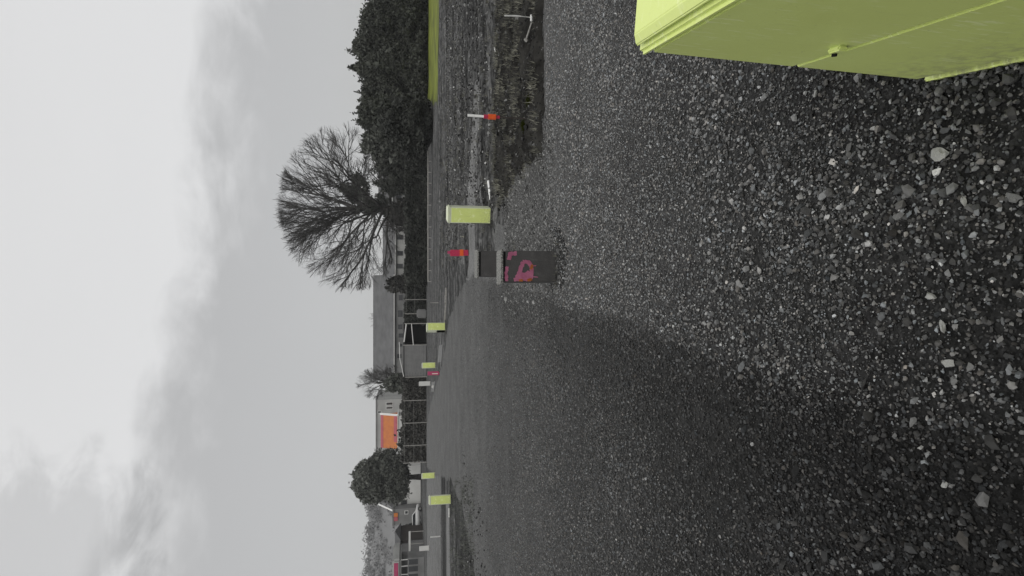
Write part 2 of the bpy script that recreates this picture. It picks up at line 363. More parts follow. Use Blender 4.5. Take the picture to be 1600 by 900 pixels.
# ---------------- stones ----------------
def stone_bm(seed, sub=1, flat=.6, sharp=.28):
    bm = bmesh.new(); bmesh.ops.create_icosphere(bm, subdivisions=sub, radius=.5)
    r = random.Random(seed)
    ax = Vector((r.uniform(.75, 1.25), r.uniform(.6, 1.0), r.uniform(flat*.7, flat*1.2)))
    for v_ in bm.verts:
        k = 1+mnoise.noise(v_.co*2.1+Vector((seed*3.7, 0, 0)))*sharp*2
        v_.co = Vector((v_.co.x*ax.x*k, v_.co.y*ax.y*k, v_.co.z*ax.z*k))
    # a few planar chips make it crushed rock
    for _ in range(6):
        nrm = Vector((r.gauss(0, 1), r.gauss(0, 1), r.gauss(0, 1))).normalized(); d = r.uniform(.17, .30)
        for v_ in bm.verts:
            q = v_.co.dot(nrm)
            if q > d: v_.co -= nrm*(q-d)
    return bm
protos = []
hidden = bpy.data.collections.new('gravel_shapes')     # only fed to the scatter, not placed in the scene
for i in range(8):
    me = bpy.data.meshes.new('stone_shape'); b_ = stone_bm(i+1); b_.to_mesh(me); b_.free(); me.materials.append(M['stone_i'])
    hidden.objects.link(bpy.data.objects.new('stone_shape', me))
def scatter(name, pts, scl, rot, shade, label, cat):
    me = bpy.data.meshes.new(name); me.vertices.add(len(pts)); me.vertices.foreach_set('co', np.asarray(pts, np.float32).ravel())
    a = me.attributes.new('scl', 'FLOAT_VECTOR', 'POINT'); a.data.foreach_set('vector', np.asarray(scl, np.float32).ravel())
    a = me.attributes.new('rot', 'FLOAT_VECTOR', 'POINT'); a.data.foreach_set('vector', np.asarray(rot, np.float32).ravel())
    a = me.attributes.new('shade', 'FLOAT_VECTOR', 'POINT'); a.data.foreach_set('vector', np.asarray(shade, np.float32).ravel())
    o = bpy.data.objects.new(name, me); C.objects.link(o)
    ng = bpy.data.node_groups.new(name, 'GeometryNodeTree')
    ng.interface.new_socket('Geometry', in_out='INPUT', socket_type='NodeSocketGeometry'); ng.interface.new_socket('Geometry', in_out='OUTPUT', socket_type='NodeSocketGeometry')
    gi = ng.nodes.new('NodeGroupInput'); go = ng.nodes.new('NodeGroupOutput'); ip = ng.nodes.new('GeometryNodeInstanceOnPoints')
    ci = ng.nodes.new('GeometryNodeCollectionInfo'); ci.inputs['Collection'].default_value = hidden; ci.inputs['Separate Children'].default_value = True; ci.inputs['Reset Children'].default_value = True
    ip.inputs['Pick Instance'].default_value = True
    ri = ng.nodes.new('FunctionNodeRandomValue'); ri.data_type = 'INT'; 
    for s_ in ri.inputs:
        if s_.name == 'Max' and s_.type == 'INT': s_.default_value = 7
        if s_.name == 'Min' and s_.type == 'INT': s_.default_value = 0
    oi = [s_ for s_ in ri.outputs if s_.type == 'INT'][0]
    def na(nm):
        q = ng.nodes.new('GeometryNodeInputNamedAttribute'); q.data_type = 'FLOAT_VECTOR'; q.inputs['Name'].default_value = nm; return q.outputs[0]
    e2r = ng.nodes.new('FunctionNodeEulerToRotation')
    K = ng.links.new
    K(gi.outputs[0], ip.inputs['Points']); K(ci.outputs[0], ip.inputs['Instance']); K(oi, ip.inputs['Instance Index'])
    K(na('rot'), e2r.inputs[0]); K(e2r.outputs[0], ip.inputs['Rotation']); K(na('scl'), ip.inputs['Scale']); K(ip.outputs[0], go.inputs[0])
    md = o.modifiers.new('scatter', 'NODES'); md.node_group = ng
    return stuff(o, label, cat)
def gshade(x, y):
    """average stone albedo: lighter further off, darker near the camera"""
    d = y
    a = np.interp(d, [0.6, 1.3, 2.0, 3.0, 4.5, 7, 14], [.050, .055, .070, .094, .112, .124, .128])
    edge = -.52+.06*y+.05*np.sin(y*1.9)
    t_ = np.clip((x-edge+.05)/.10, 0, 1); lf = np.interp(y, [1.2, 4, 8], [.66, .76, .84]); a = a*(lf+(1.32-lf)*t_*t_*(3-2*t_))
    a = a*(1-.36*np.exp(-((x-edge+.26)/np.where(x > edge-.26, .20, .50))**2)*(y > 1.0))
    return a
P_, S_, Rr, Sh = [], [], [], []
def band(y0, y1, dens, smin, smed, smax, zc=.012):
    n = int(((y1**2-y0**2)*.72+(y1-y0)*1.0)*dens)
    ys = np.sqrt(rng.uniform(y0**2, y1**2, n)); xs = rng.uniform(-1, 1, n)*(.72*ys+.5)
    s = np.clip(np.exp(rng.normal(np.log(smed), .42, n)), smin, smax)
    lump = np.array([mnoise.noise(Vector((x*1.6, y*1.6, 9))) for x, y in zip(xs, ys)])
    s = s*(1+.35*lump)
    keep = ~((ys > 6.7) & (xs > .35+.0*xs)); keep &= ~((ys > 8) & (xs > 0.05+.02*ys)) 
    keep &= ~((ys > 10) & (xs < -(5.5+.1*ys)))
    xs, ys, s = xs[keep], ys[keep], s[keep]; n = len(xs)
    P_.append(np.stack([xs, ys, zc+s*.16], 1)); S_.append(s[:, None]*rng.uniform(.75, 1.25, (n, 3)))
    Rr.append(np.stack([rng.normal(0, .35, n), rng.normal(0, .35, n), rng.uniform(0, 6.28, n)], 1))
    sg = np.interp(ys, [1.2, 2.2, 4, 8], [.72, .56, .42, .30]); k = np.exp(rng.normal(0, 1, n)*sg-sg*sg*.55); k = np.where(rng.random(n) < np.interp(ys, [1.5, 3], [.06, .02]), k*1.9, k)
    a = np.clip(gshade(xs, ys)*k, .012, .48); t = rng.normal(0, .03, n)
    Sh.append(np.stack([a*(1+t), a, a*(1-t)*.98], 1))
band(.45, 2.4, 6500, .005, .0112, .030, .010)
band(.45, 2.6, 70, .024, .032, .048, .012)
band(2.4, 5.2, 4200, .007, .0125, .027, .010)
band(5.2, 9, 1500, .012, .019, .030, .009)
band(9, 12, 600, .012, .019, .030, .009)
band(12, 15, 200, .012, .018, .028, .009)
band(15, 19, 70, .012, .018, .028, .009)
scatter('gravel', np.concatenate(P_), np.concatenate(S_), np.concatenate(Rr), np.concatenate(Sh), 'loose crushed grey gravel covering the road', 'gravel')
# rubble over the mound and the rough ground to the right
P_, S_, Rr, Sh = [], [], [], []
def patch(n, fx, fy, hf, smed, amed, asig=.5):
    xs = fx(n); ys = fy(n); zs = np.array([max(hf(x, y), .008) for x, y in zip(xs, ys)])
    s = np.clip(np.exp(rng.normal(np.log(smed), .45, n)), .01, .12)
    P_.append(np.stack([xs, ys, zs+s*.14], 1)); S_.append(s[:, None]*rng.uniform(.75, 1.25, (n, 3)))
    Rr.append(rng.normal(0, .6, (n, 3))+np.stack([np.zeros(n), np.zeros(n), rng.uniform(0, 6.28, n)], 1))
    a = np.clip(amed*np.exp(rng.normal(0, asig, n)), .012, .5); Sh.append(np.stack([a, a, a*.97], 1))
U_ = rng.uniform
patch(9000, lambda n: U_(.35, 2.1, n), lambda n: U_(6.3, 9.8, n), h_pile, .021, .10)
patch(5000, lambda n: U_(-.5, .6, n), lambda n: U_(6.5, 10, n), lambda x, y: 0, .02, .085)
patch(8000, lambda n: U_(1.3, 9, n), lambda n: U_(6.8, 10.5, n), h_verge, .026, .024, .85)
patch(7000, lambda n: U_(1.6, 14, n), lambda n: U_(10, 26, n), h_field, .055, .062, .75)
patch(1500, lambda n: U_(-14, -5, n), lambda n: U_(12, 18, n), lambda x, y: 0, .04, .045, .7)
c0 = gnd(775, 1455); vp = ray(602, 642); rz0 = -math.atan2(vp.x, vp.y)
def foot(n):
    s1 = rng.uniform(-.85, .05, n); off = -np.abs(rng.normal(0, .035, n))-.012; far = rng.random(n) < .3
    lx = np.where(far, rng.uniform(0, .3, n), off); ly = np.where(far, .012+np.abs(rng.normal(0, .03, n)), s1)
    c_, s_ = math.cos(rz0), math.sin(rz0); return c0.x+c_*lx-s_*ly, c0.y+s_*lx+c_*ly
fx_, fy_ = foot(700); patch(700, lambda n: fx_, lambda n: fy_, lambda x, y: .012, .014, .05, .7)
for (bu, bv, hw) in ((483.5, 872, .22), (562.5, 770, .24), (390, 697, .3), (120, 706, .3)):
    q = gnd(bu, bv); patch(260, lambda n: q.x+rng.uniform(-hw, hw, n), lambda n: q.y-np.abs(rng.normal(0, .05, n))-.01, lambda x, y: .01, .03, .05, .6)
scatter('rubble', np.concatenate(P_), np.concatenate(S_), np.concatenate(Rr), np.concatenate(Sh), 'stones and soil clods strewn over the rough verge', 'rubble')

# single big stones one can point at: (U, V, width px, label, material, stretch)
big = [
 (661, 1482, 34, 'largest pale angular rock in the dark gravel, below and left of the near cabinet', 'stonepale', 1.2),
 (632, 1470, 17, 'small chalky white stone beside the largest pale rock', 'stonebright', 1.0),
 (332, 1490, 26, 'bright wedge shaped stone with a sharp point in the dark gravel', 'stonepale', .8),
 (437, 1463, 20, 'light stone with a mossy yellow patch in the near gravel', 'stonepale', 1.1),
 (393, 1480, 22, 'broken pale stone above the bright wedge stone', 'stonepale', 1.2),
 (305, 1497, 18, 'rounded grey stone just below the bright wedge stone', 'stonemid', 1.0),
 (245, 1435, 18, 'flat grey stone left of the bright wedge stone', 'stonemid', 1.4),
 (564, 1362, 17, 'upright sliver of pale stone in the middle of the gravel', 'stonepale', .7),
 (560, 1410, 20, 'mid grey lump in the gravel right of centre', 'stonemid', .9),
 (583, 1478, 16, 'pale pebble in the gravel near the largest pale rock', 'stonepale', 1.0),
 (587, 1512, 14, 'yellowish round pebble among dark gravel', 'stonepale', 1.0),
 (590, 1591, 24, 'pale stone cut off by the lower edge of the view', 'stonemid', 1.2),
 (545, 1573, 19, 'low grey stone near the lower edge of the view', 'stonemid', 1.2),
 (752, 1280, 13, 'light square pebble close to the foot of the near cabinet', 'stonepale', 1.0),
 (700, 1372, 12, 'pale pebble midway between near cabinet and largest rock', 'stonepale', 1.0),
 (325, 1525, 20, 'grey slab shaped stone in the darkest gravel', 'stonemid', 1.3),
 (200, 1445, 11, 'small bright pebble in the left part of the gravel', 'stonepale', 1.0),
 (142, 1483, 14, 'bright pebble at the lower left of the gravel', 'stonepale', 1.0),
]
for i, (u, v_, wpx, lab, mt, st) in enumerate(big):
    g = gnd(u, v_); dist = (g-Vector((0, 0, CH))).length; size = wpx/FPX*dist*.85
    o = obj('stone', stone_bm(40+i, 2, .55, .5), M[mt]); o.location = (g.x, g.y, .012+size*.14); o.scale = (size, size*.9/st, size*.85)
    o.rotation_euler = (random.uniform(-.4, .4), random.uniform(-.4, .4), random.uniform(0, 6)); tag(o, lab, 'stone')

for (u, v_, lab) in ((703, 832, 'small yellow green moss clump at the foot of the survey stake'), (740, 834, 'small yellow green moss clump right of the survey stake')):
    b = gnd(u, v_); z0 = h_verge(b.x, b.y); c_ = np.random.default_rng(3).normal(size=(260, 3))*(.035, .03, .014)+(0, 0, z0+.02)
    vs_ = []; fs_ = []
    for q in c_:
        k = len(vs_); vs_ += [tuple(q+np.array(o_)*.012) for o_ in ((1, 0, .4), (-1, .4, 0), (0, -1, 1.2))]; fs_.append((k, k+1, k+2))
    o = np_mesh('moss_clump', vs_, fs_, M['moss']); o.location = (b.x, b.y, 0); tag(o, lab, 'moss')
# ---------------- dry weeds ----------------
def blades(name, spots, n_per, h, w_, material, label, cat):
    vs = []; fs = []
    for (x, y, z, sc) in spots:
        for _ in range(n_per):
            a = random.uniform(0, 6.28); l = random.uniform(.4, 1)*h*sc; lean = random.uniform(.1, 1.0)
            bx, by = x+random.gauss(0, .04)*sc, y+random.gauss(0, .04)*sc
            dx, dy = math.cos(a), math.sin(a); ww = w_*random.uniform(.6, 1.3)
            k = len(vs)
            vs += [(bx-dy*ww, by+dx*ww, z), (bx+dy*ww, by-dx*ww, z), (bx+dx*l*lean*.8, by+dy*l*lean*.8, z+l*(1-.45*lean))]
            fs.append((k, k+1, k+2))
    return stuff(np_mesh(name, vs, fs, material), label, cat)
sp1 = []
for _ in range(1500):
    x, y = random.uniform(1.5, 9), random.uniform(6.9, 11)
    if mnoise.noise(Vector((x*1.1, y*1.4, 5))) < -.05: continue
    sp1.append((x, y, max(h_verge(x, y), 0), random.uniform(.5, 1.3)))
for _ in range(900):
    x, y = random.uniform(.8, 20), random.uniform(10.5, 30)
    if abs(y-15.2) < 1: continue
    sp1.append((x, y, max(0, h_field(x, y)), random.uniform(.7, 1.6)))
for (bu, bv, hw) in ((483.5, 872, .2), (487, 806, .25), (562.5, 770, .2), (390, 697, .25), (329.5, 681, .25), (120, 706, .25), (157.5, 680, .25), (301, 673, .25), (44, 671, .3)):
    q = gnd(bu, bv)
    for _ in range(14):
        x, y = q.x+random.uniform(-hw-.08, hw+.08), q.y+random.uniform(-.06, .03)
        sp1.append((x, y, 0, random.uniform(.3, .8)))
blades('dry_weeds', sp1, 10, .15, .0045, M['deadgrass'], 'tangled dry weeds growing over the soil verge', 'weeds')
sp2 = []
for _ in range(420):
    g = gnd(random.uniform(-60, 150), random.uniform(703, 742)); sp2.append((g.x, g.y, 0, random.uniform(.7, 1.5)))
blades('verge_grass', sp2, 10, .14, .006, M['leafmid'], 'dark rough grass along the left verge', 'grass')

# ---------------- utility cabinets ----------------
def make_cabinet(loc, rz, W, D, H, label, cat='cabinet', group='cream utility cabinets along the gravel road'):
    """W along local -Y (long side), D along local +X; the local origin is the foot of the far left corner"""
    t = thing('utility_cabinet', label, cat, loc, rz, group)
    Hb = H-.060
    mkbox('plinth', (-.006, D+.006, -W-.006, .004, -.02, .024), M['cream'], t, .004)
    mkbox('plinth_groove', (.016, D-.016, -W+.016, -.016, .022, .052), M['black'], t)
    mkbox('body', (0.004, D-.004, -W+.004, -.004, .050, Hb), M['cream'], t, .006)
    zs = .075, .476*H, .488*H, Hb-.010
    mkbox('door', (-.004, .012, -W+.006, -.006, .058, zs[1]), M['creamdoor'], t, .003)
    mkbox('door', (-.004, .012, -W+.006, -.006, zs[2], zs[3]), M['creamdoor'], t, .003)
    mkbox('end_panel', (.020, D-.020, -.008, .003, .060, Hb-.03), M['creamdoor'], t, .002)
    mkbox('end_panel', (.020, D-.020, -W-.003, -W+.008, .060, Hb-.03), M['creamdoor'], t, .002)
    lk = mkbox('lock', (-.018, -.004, -.29*W-.022, -.29*W+.022, zs[2]+.018, zs[2]+.046), M['cream'], t, .004)
    mktube('keyhole', [(-.019, -.29*W+.010, zs[2]+.032), (-.0245, -.29*W+.010, zs[2]+.032)], .007, M['black'], lk, 10)
    lid = mkbox('lid', (-.010, D+.012, -W-.012, .014, Hb, Hb+.026), M['cream'], t, .010)
    mkbox('lid_step', (.022, D-.022, -W+.022, -.022, Hb+.020, Hb+.034), M['cream'], lid)
    bm = bmesh.new()
    a = [(.008, -W+.008), (D-.008, -W+.008), (D-.008, -.008), (.008, -.008)]; i_ = [(.03, -W+.03), (D-.03, -W+.03), (D-.03, -.03), (.03, -.03)]
    v0 = [bm.verts.new((x, y, Hb+.034)) for x, y in a]; v05 = [bm.verts.new((x, y, Hb+.044)) for x, y in a]; v1 = [bm.verts.new((x, y, H)) for x, y in i_]
    for A_, B_ in ((v0, v05), (v05, v1)):
        for k in range(4): bm.faces.new((A_[k], A_[(k+1) % 4], B_[(k+1) % 4], B_[k]))
    bm.faces.new(v1); bm.faces.new(v0[::-1])
    bmesh.ops.bevel(bm, geom=bm.edges[:], offset=.003, segments=2, affect='EDGES')
    obj('lid_top', bm, M['cream'], lid)
    return t
vp = ray(602, 642); rz0 = -math.atan2(vp.x, vp.y)
c0 = gnd(775, 1455)
near = make_cabinet((c0.x, c0.y, 0), rz0, .80, .33, .995, 'large cream utility cabinet close by in the right foreground')
def far_cabinet(Uc, Vb, Wv, yaw_off, label, H=.90, dep=.36):
    g = gnd(Uc, Vb); c = copy_tree(near)
    sight = math.atan2(g.x, g.y); rz = -sight+yaw_off
    c.scale = (Wv/.33, dep/.80, H/.995)
    # put the middle of the end facing the camera at g
    off = Matrix.Rotation(rz, 3, 'Z') @ Vector((Wv/2, -dep, 0))
    c.location = (g.x-off.x, g.y-off.y, 0); c.rotation_euler = (0, 0, rz)
    c['label'] = label
    for d in c.children_recursive:
        if d.name.split('.')[0] in ('body', 'lid', 'plinth', 'lid_top', 'lid_step', 'door'):
            nm = d.data.name.split('.')[0]+'_pale'
            me = bpy.data.meshes.get(nm) or d.data.copy(); me.name = nm; me.materials[0] = M['rim']; d.data = me
    for d in list(c.children):
        if d.name.startswith('lock'):
            for k in list(d.children): bpy.data.objects.remove(k)
            bpy.data.objects.remove(d)
    return c
far_cabinet(562.5, 770, .315, R(-7), 'cream cabinet right of centre, behind the rubble and nearest after the foreground one')
far_cabinet(390, 697, .37, R(16), 'cream cabinet beside the pale kerb, in front of the open shed')
far_cabinet(329.5, 681, .36, R(3), 'small cream cabinet in front of the grey slatted wall, right of the red board')
far_cabinet(157.5, 680, .37, R(4), 'small cream cabinet under the right side of the round tree')
far_cabinet(120, 706, .34, R(-5), 'cream cabinet at the left verge before the white house')
cA = far_cabinet(301, 673, .36, R(3), 'pale whitish cabinet left of the red board', H=.95)
cB = far_cabinet(44, 671, .40, R(3), 'pale whitish cabinet farthest left before the dark shed', H=.88)
for c in (cA, cB):
    for d in c.children_recursive:
        if d.data.materials[0].name.startswith(('cabinet', 'pale_rim')):
            d.data = d.data.copy(); d.data.materials.clear(); d.data.materials.append(M['white'])

near.rotation_euler = (0, R(1.4), rz0)          # it has settled a little, away from the road
# ---------------- dark blocks ----------------
def block(loc, rz, W, D, H, label, spray=False):
    t = thing('concrete_block', label, 'concrete block', loc, rz, 'dark concrete blocks at the edge of the gravel')
    mkbox('body', (-W/2, W/2, 0, D, -.03, H-.055), M['concrete'], t, .008)
    mkbox('gap', (-W/2+.012, W/2-.012, .012, D-.012, H-.055, H-.028), M['black'], t)
    mkbox('cap', (-W/2-.02, W/2+.02, -.015, D+.02, H-.028, H), M['cap'], t, .006)
    if spray:
        # sprayed marks, thin films just proud of the front face; px from the photograph's own marks
        def film(x0, x1, z0, z1, mt, w=0):
            mkbox('spray_mark', (x0, x1, -.0025-w, .004, z0, z1), M[mt], t)
        sx_ = W/47.0; sz = H/90.0      # metres per pixel across / down
        def pf(u0, u1, v0, v1, mt, w=0): film((u0-.5*47)*sx_, (u1-.5*47)*sx_, H-v1*sz, H-v0*sz, mt, w)
        def stroke(pts, wd, mt, lift):
            bm = bmesh.new(); L_, R_ = [], []; P = []
            for a, b in zip(pts, pts[1:]):
                for k in range(6): P.append(Vector(a).lerp(Vector(b), k/6))
            P.append(Vector(pts[-1]))
            for k, p in enumerate(P):
                d = (P[min(k+1, len(P)-1)]-P[max(k-1, 0)]).normalized(); nrm = Vector((-d.y, d.x)); w1, w2 = (wd*.5*random.uniform(.75, 1.25) for _ in range(2))
                for side, w_, sg in ((L_, w1, 1), (R_, w2, -1)):
                    q = p+nrm*w_*sg; u = min(max(q.x, .7), 46.3); side.append(bm.verts.new(((u-23.5)*sx_, -.0015-lift, H-q.y*sz)))
            for k in range(len(P)-1): bm.faces.new((L_[k], L_[k+1], R_[k+1], R_[k]))
            bmesh.ops.solidify(bm, geom=bm.faces[:], thickness=.001)
            obj('spray_mark', bm, M[mt], t)
        for k, (pts, wd, mt) in enumerate([(((1, 9), (12, 8), (23, 10)), 5, 'spray'), (((33, 13), (42, 14), (43, 25)), 6, 'spray'), (((3, 20), (5, 34), (3, 47)), 6, 'spray'),
                (((4, 24), (15, 29), (30, 35)), 6.5, 'spray'), (((30, 34), (30, 43), (22, 48), (4, 47)), 6, 'spray'), (((10, 28), (9, 38), (12, 46)), 11, 'spray'),
                (((2, 28), (2.5, 34)), 4, 'sprayo'), (((2, 41), (4, 48)), 4, 'sprayo'), (((19, 47), (26, 49)), 4, 'sprayo'), (((8, 50), (7, 58)), 1.3, 'spray'), (((24, 50), (24.5, 55)), 1.2, 'spray')]):
            stroke(pts, wd, mt, k*.0004)
    return t
g = gnd(483.5, 872); block((g.x, g.y, 0), 0.04, .34, .30, .64, 'dark concrete block with pink and orange spray marks on its front', True)
g = gnd(487, 806); block((g.x, g.y, 0), -.05, .40, .38, .60, 'plain dark concrete block behind the spray marked one')

# ---------------- stakes and markers ----------------
def stake_white():
    b = gnd(872, 838); t = thing('marker_stake', 'white upright stake with cross foot at the right edge of the verge', 'stake', b)
    H = 51/196*1.6; b0 = h_verge(b.x, b.y)
    mktube('shaft', [(0, 0, b0-.02), (.006, 0, .55*H), (-.004, 0, H)], [.011, .010, .009], M['white'], t)
    mkbox('cross_piece', (-.045, .035, -.012, .012, b0+.005, b0+.028), M['whitebright'], t, .003)
stake_white()
a = gnd(868, 838); b = at(838, 822, a.y+.1)
t = thing('leaning_stick', 'grey stick leaning away from the white stake', 'stick', a); z0 = h_verge(a.x, a.y)
mktube('shaft', [(0, 0, z0), (b.x-a.x, .1, b.z)], [.009, .012], M['wood'], t)
mktube('knot', [(b.x-a.x-.02, .1, b.z-.015), (b.x-a.x+.012, .1, b.z+.02)], [.02, .018], M['wood'], t)
b = gnd(714, 835); t = thing('survey_stake', 'dark survey stake with white top and red orange tape', 'stake', b); z0 = h_verge(b.x, b.y)
sc = 1.6/193
mktube('shaft', [(0, 0, -.02), (0, 0, 58*sc)], .010, M['darkwood'], t)
mktube('tape', [(0, 0, 56*sc), (0, 0, 62*sc)], .020, M['redtape'], t, 8); mktube('tape', [(0, 0, 62*sc), (0, 0, 74*sc)], .036, M['orangetape'], t, 8); mktube('tape', [(0, 0, 74*sc), (0, 0, 81*sc)], .026, M['redtape'], t, 8)
mktube('white_top', [(0, 0, 81*sc), (.004, 0, 106*sc)], .017, M['whitebright'], t, 8)
g0, g1 = gnd(588, 769), gnd(617, 767)
o = mktube('fallen_stake', [g0+Vector((0, 0, .03)), g1+Vector((0, 0, .05))], .028, M['whitebright']); tag(o, 'white stake lying on the ground right of the centre cabinet', 'stake')
g0, g1 = gnd(812, 778), gnd(826, 776)
o = mktube('fallen_stick', [g0+Vector((0, 0, .03)), g1+Vector((0, 0, .04))], .015, M['white']); tag(o, 'thin pale stick lying on the verge near the right edge', 'stick')
b = gnd(505, 732); t = thing('marker_post', 'short red and orange marker post behind the dark blocks', 'marker post', b); s_ = 1.6/90
mkbox('post', (-4.5*s_, 4.5*s_, -.03, .03, 0, 8*s_), M['redtape'], t, .004)
mkbox('orange_band', (-5*s_, 5*s_, -.035, .035, 8*s_, 14*s_), M['orangetape'], t, .004)
mkbox('board', (-5.5*s_, 4.5*s_, -.03, .03, 14*s_, 29*s_), M['redtape'], t, .004); mkbox('tip', (-2*s_, 2.5*s_, -.02, .02, 29*s_, 33*s_), M['redpanel'], t, .004)
b = gnd(317, 687); t = thing('red_board', 'small red board with pale streak standing between two cabinets', 'board', b); s_ = 1.6/45
mkbox('panel', (-3*s_, 3*s_, -.02, .02, .3*s_, 19*s_), M['redpanel'], t, .01); mkbox('streak', (-1.2*s_, 0.0*s_, -.024, .0, 3*s_, 12*s_), M['pale'], t)
for sgn in (-1, 1): mkbox('foot', (sgn*2.4*s_-.02, sgn*2.4*s_+.02, -.15, .15, 0, .05), M['darkwood'], t)
b = gnd(62, 688); o = mktube('short_stake', [b, b+Vector((0, 0, .55))], .035, M['white']); tag(o, 'short white stake in the left field', 'stake')
g0, g1 = gnd(92, 703), gnd(106, 703); o = mktube('fallen_plank', [g0+Vector((0, 0, .03)), g1+Vector((0, 0, .03))], .03, M['white']); tag(o, 'pale plank lying at the left verge below the cabinet', 'plank')
def kerb(p0, p1, n, w_, h, label):
    a, b = gnd(*p0), gnd(*p1); d = b-a; l = d.length/n
    t = thing('kerb', label, 'kerb', a, math.atan2(d.y, d.x))
    for k in range(n): mkbox('kerb_stone', (k*l+.01, (k+1)*l-.01, -w_/2, w_/2, -.02, h*(1+.15*math.sin(k*2.1))), M['wood'], t, .008)
kerb((450, 698), (393, 696), 5, .12, .07, 'pale kerb stones running up to the cabinet before the shed')
gpoly('light_gravel_patch', [(335, 690), (362, 692), (360, 686), (333, 684)], .012, M['path'], .05)
gpoly('light_gravel_patch', [(288, 678), (304, 680), (303, 675), (288, 674)], .012, M['path'], .05)
b = gnd(296, 678); o = obj('stone', stone_bm(90, 2), M['stonebright']); o.location = b+Vector((0, 0, .07)); o.scale = (.35, .3, .3); tag(o, 'white lump on the ground left of the whitish cabinet', 'stone')

# ---------------- foliage ----------------
def leaf_quads(centres, normals_dir, size, jitter=.5):
    """centres (n,3) -> small four cornered leaf clumps, randomly tilted"""
    n = len(centres)
    a = rng.normal(size=(n, 3)); a += normals_dir*.8; a /= np.linalg.norm(a, axis=1)[:, None]
    b = rng.normal(size=(n, 3)); b -= (a*b).sum(1)[:, None]*a; b /= np.linalg.norm(b, axis=1)[:, None]
    c = np.cross(a, b); s = (size*np.exp(rng.normal(0, .35, n)))[:, None]
    v0 = centres-b*s*.5; v1 = centres+c*s*.32+b*s*.05*rng.normal(size=(n, 1)); v2 = centres+b*s*.6; v3 = centres-c*s*.32
    V_ = np.stack([v0, v1, v2, v3], 1).reshape(-1, 3); F_ = np.arange(4*n).reshape(n, 4)
    return V_, F_
def blob_cloud(blobs, n, shell=.55):
    """blobs: [(cx,cy,cz,rx,ry,rz)]; points mostly near each blob's surface"""
    w8 = np.array([b[3]*b[4]+b[3]*b[5] for b in blobs]); idx = rng.choice(len(blobs), n, p=w8/w8.sum()); B = np.array(blobs)[idx]
    d = rng.normal(size=(n, 3)); d /= np.linalg.norm(d, axis=1)[:, None]; r = (shell+(1-shell)*rng.random(n)**.6)[:, None]
    r = r*(1+.13*rng.normal(size=(n, 1))+.5*(rng.random((n, 1)) < .06)*rng.random((n, 1)))
    return B[:, :3]+d*r*B[:, 3:], d
def dome_tree(name, cx, cy, z0, z1, wid, label, material, trunk_r=.4, lumps=70, n=16000, leaf=.32, shape='dome', group=None):
    t = thing(name, label, 'tree', (cx, cy, 0), 0, group)
    mktube('trunk', [(0, 0, -.1), (.05, 0, z0*.6), (0, .05, z0+(z1-z0)*.6)], [trunk_r, trunk_r*.8, trunk_r*.3], M['bark'], t, 8)
    H = z1-z0; blobs = []
    for k in range(lumps):
        f = (k+.5)/lumps; a = random.uniform(0, 6.28)
        if shape == 'dome': prof = math.sqrt(max(0, 1-((f-.30)/.72)**2)) if f > .3 else (.80+.2*f/.3)
        elif shape == 'cone': prof = (1-f)**.85*.95+.03
        elif shape == 'round': prof = math.sqrt(max(.02, 1-((f-.45)/.56)**2))
        else: prof = .9*(1-f**3)+.05
        q = prof*wid/2; rr = random.uniform(.55, 1.0)**.5*q*.82
        bs = (.16 if shape != 'cone' else .11)*wid*random.uniform(.6, 1.2)*(.45+.55*prof)
        blobs.append((rr*math.cos(a), rr*math.sin(a), z0+H*f*.96+.0, bs, bs, bs*random.uniform(.6, .9) if shape != 'cone' else bs*.8))
    for k in range(12):                     # inner mass
        f = k/12; prof = (1-f) if shape == 'cone' else math.sqrt(max(.02, 1-((f-.4)/.62)**2)); q = prof*wid/2*.66
        blobs.append((0, 0, z0+H*f*.9, q, q, H/9))
    for k in range(30):                     # shoots that fray the outline
        f = random.uniform(.55, .97); a = random.uniform(0, 6.28); prof = (math.sqrt(max(.02, 1-((f-.4)/.62)**2)) if shape in ('dome', 'round') else (1-f**3) if shape in ('col', 'tip') else 1-f)
        q = prof*wid/2*random.uniform(.6, 1); blobs.append((q*math.cos(a), q*math.sin(a), z0+H*f+.2, .14, .14, random.uniform(.3, .8)))
    if shape == 'tip': blobs += [(0, 0, z0+H*.97+k*.16, .30-.05*k, .30-.05*k, .22) for k in range(5)]
    c, d = blob_cloud(blobs, n); V_, F_ = leaf_quads(c, d, leaf)
    # whiskers at the outline
    np_mesh('crown', V_, F_, material, t)
    return t
def xz(U, y): return at(U, 642, y).x
def zz(V, y): return at(450, V, y).z
def tree_px(name, U0, U1, Vtop, Vbase, y, label, material, **k):
    x0, x1 = xz(U0, y), xz(U1, y); z1 = zz(Vtop, y); z0 = max(.2, zz(Vbase, y))
    return dome_tree(name, (x0+x1)/2, y, z0, z1, x1-x0, label, material, **k)
tree_px('round_tree', 114, 194, 551, 632, 88, 'dense round evergreen tree left of the orange roofed house', M['leafmid'], lumps=140, n=52000, leaf=.28, trunk_r=.5, shape='dome')
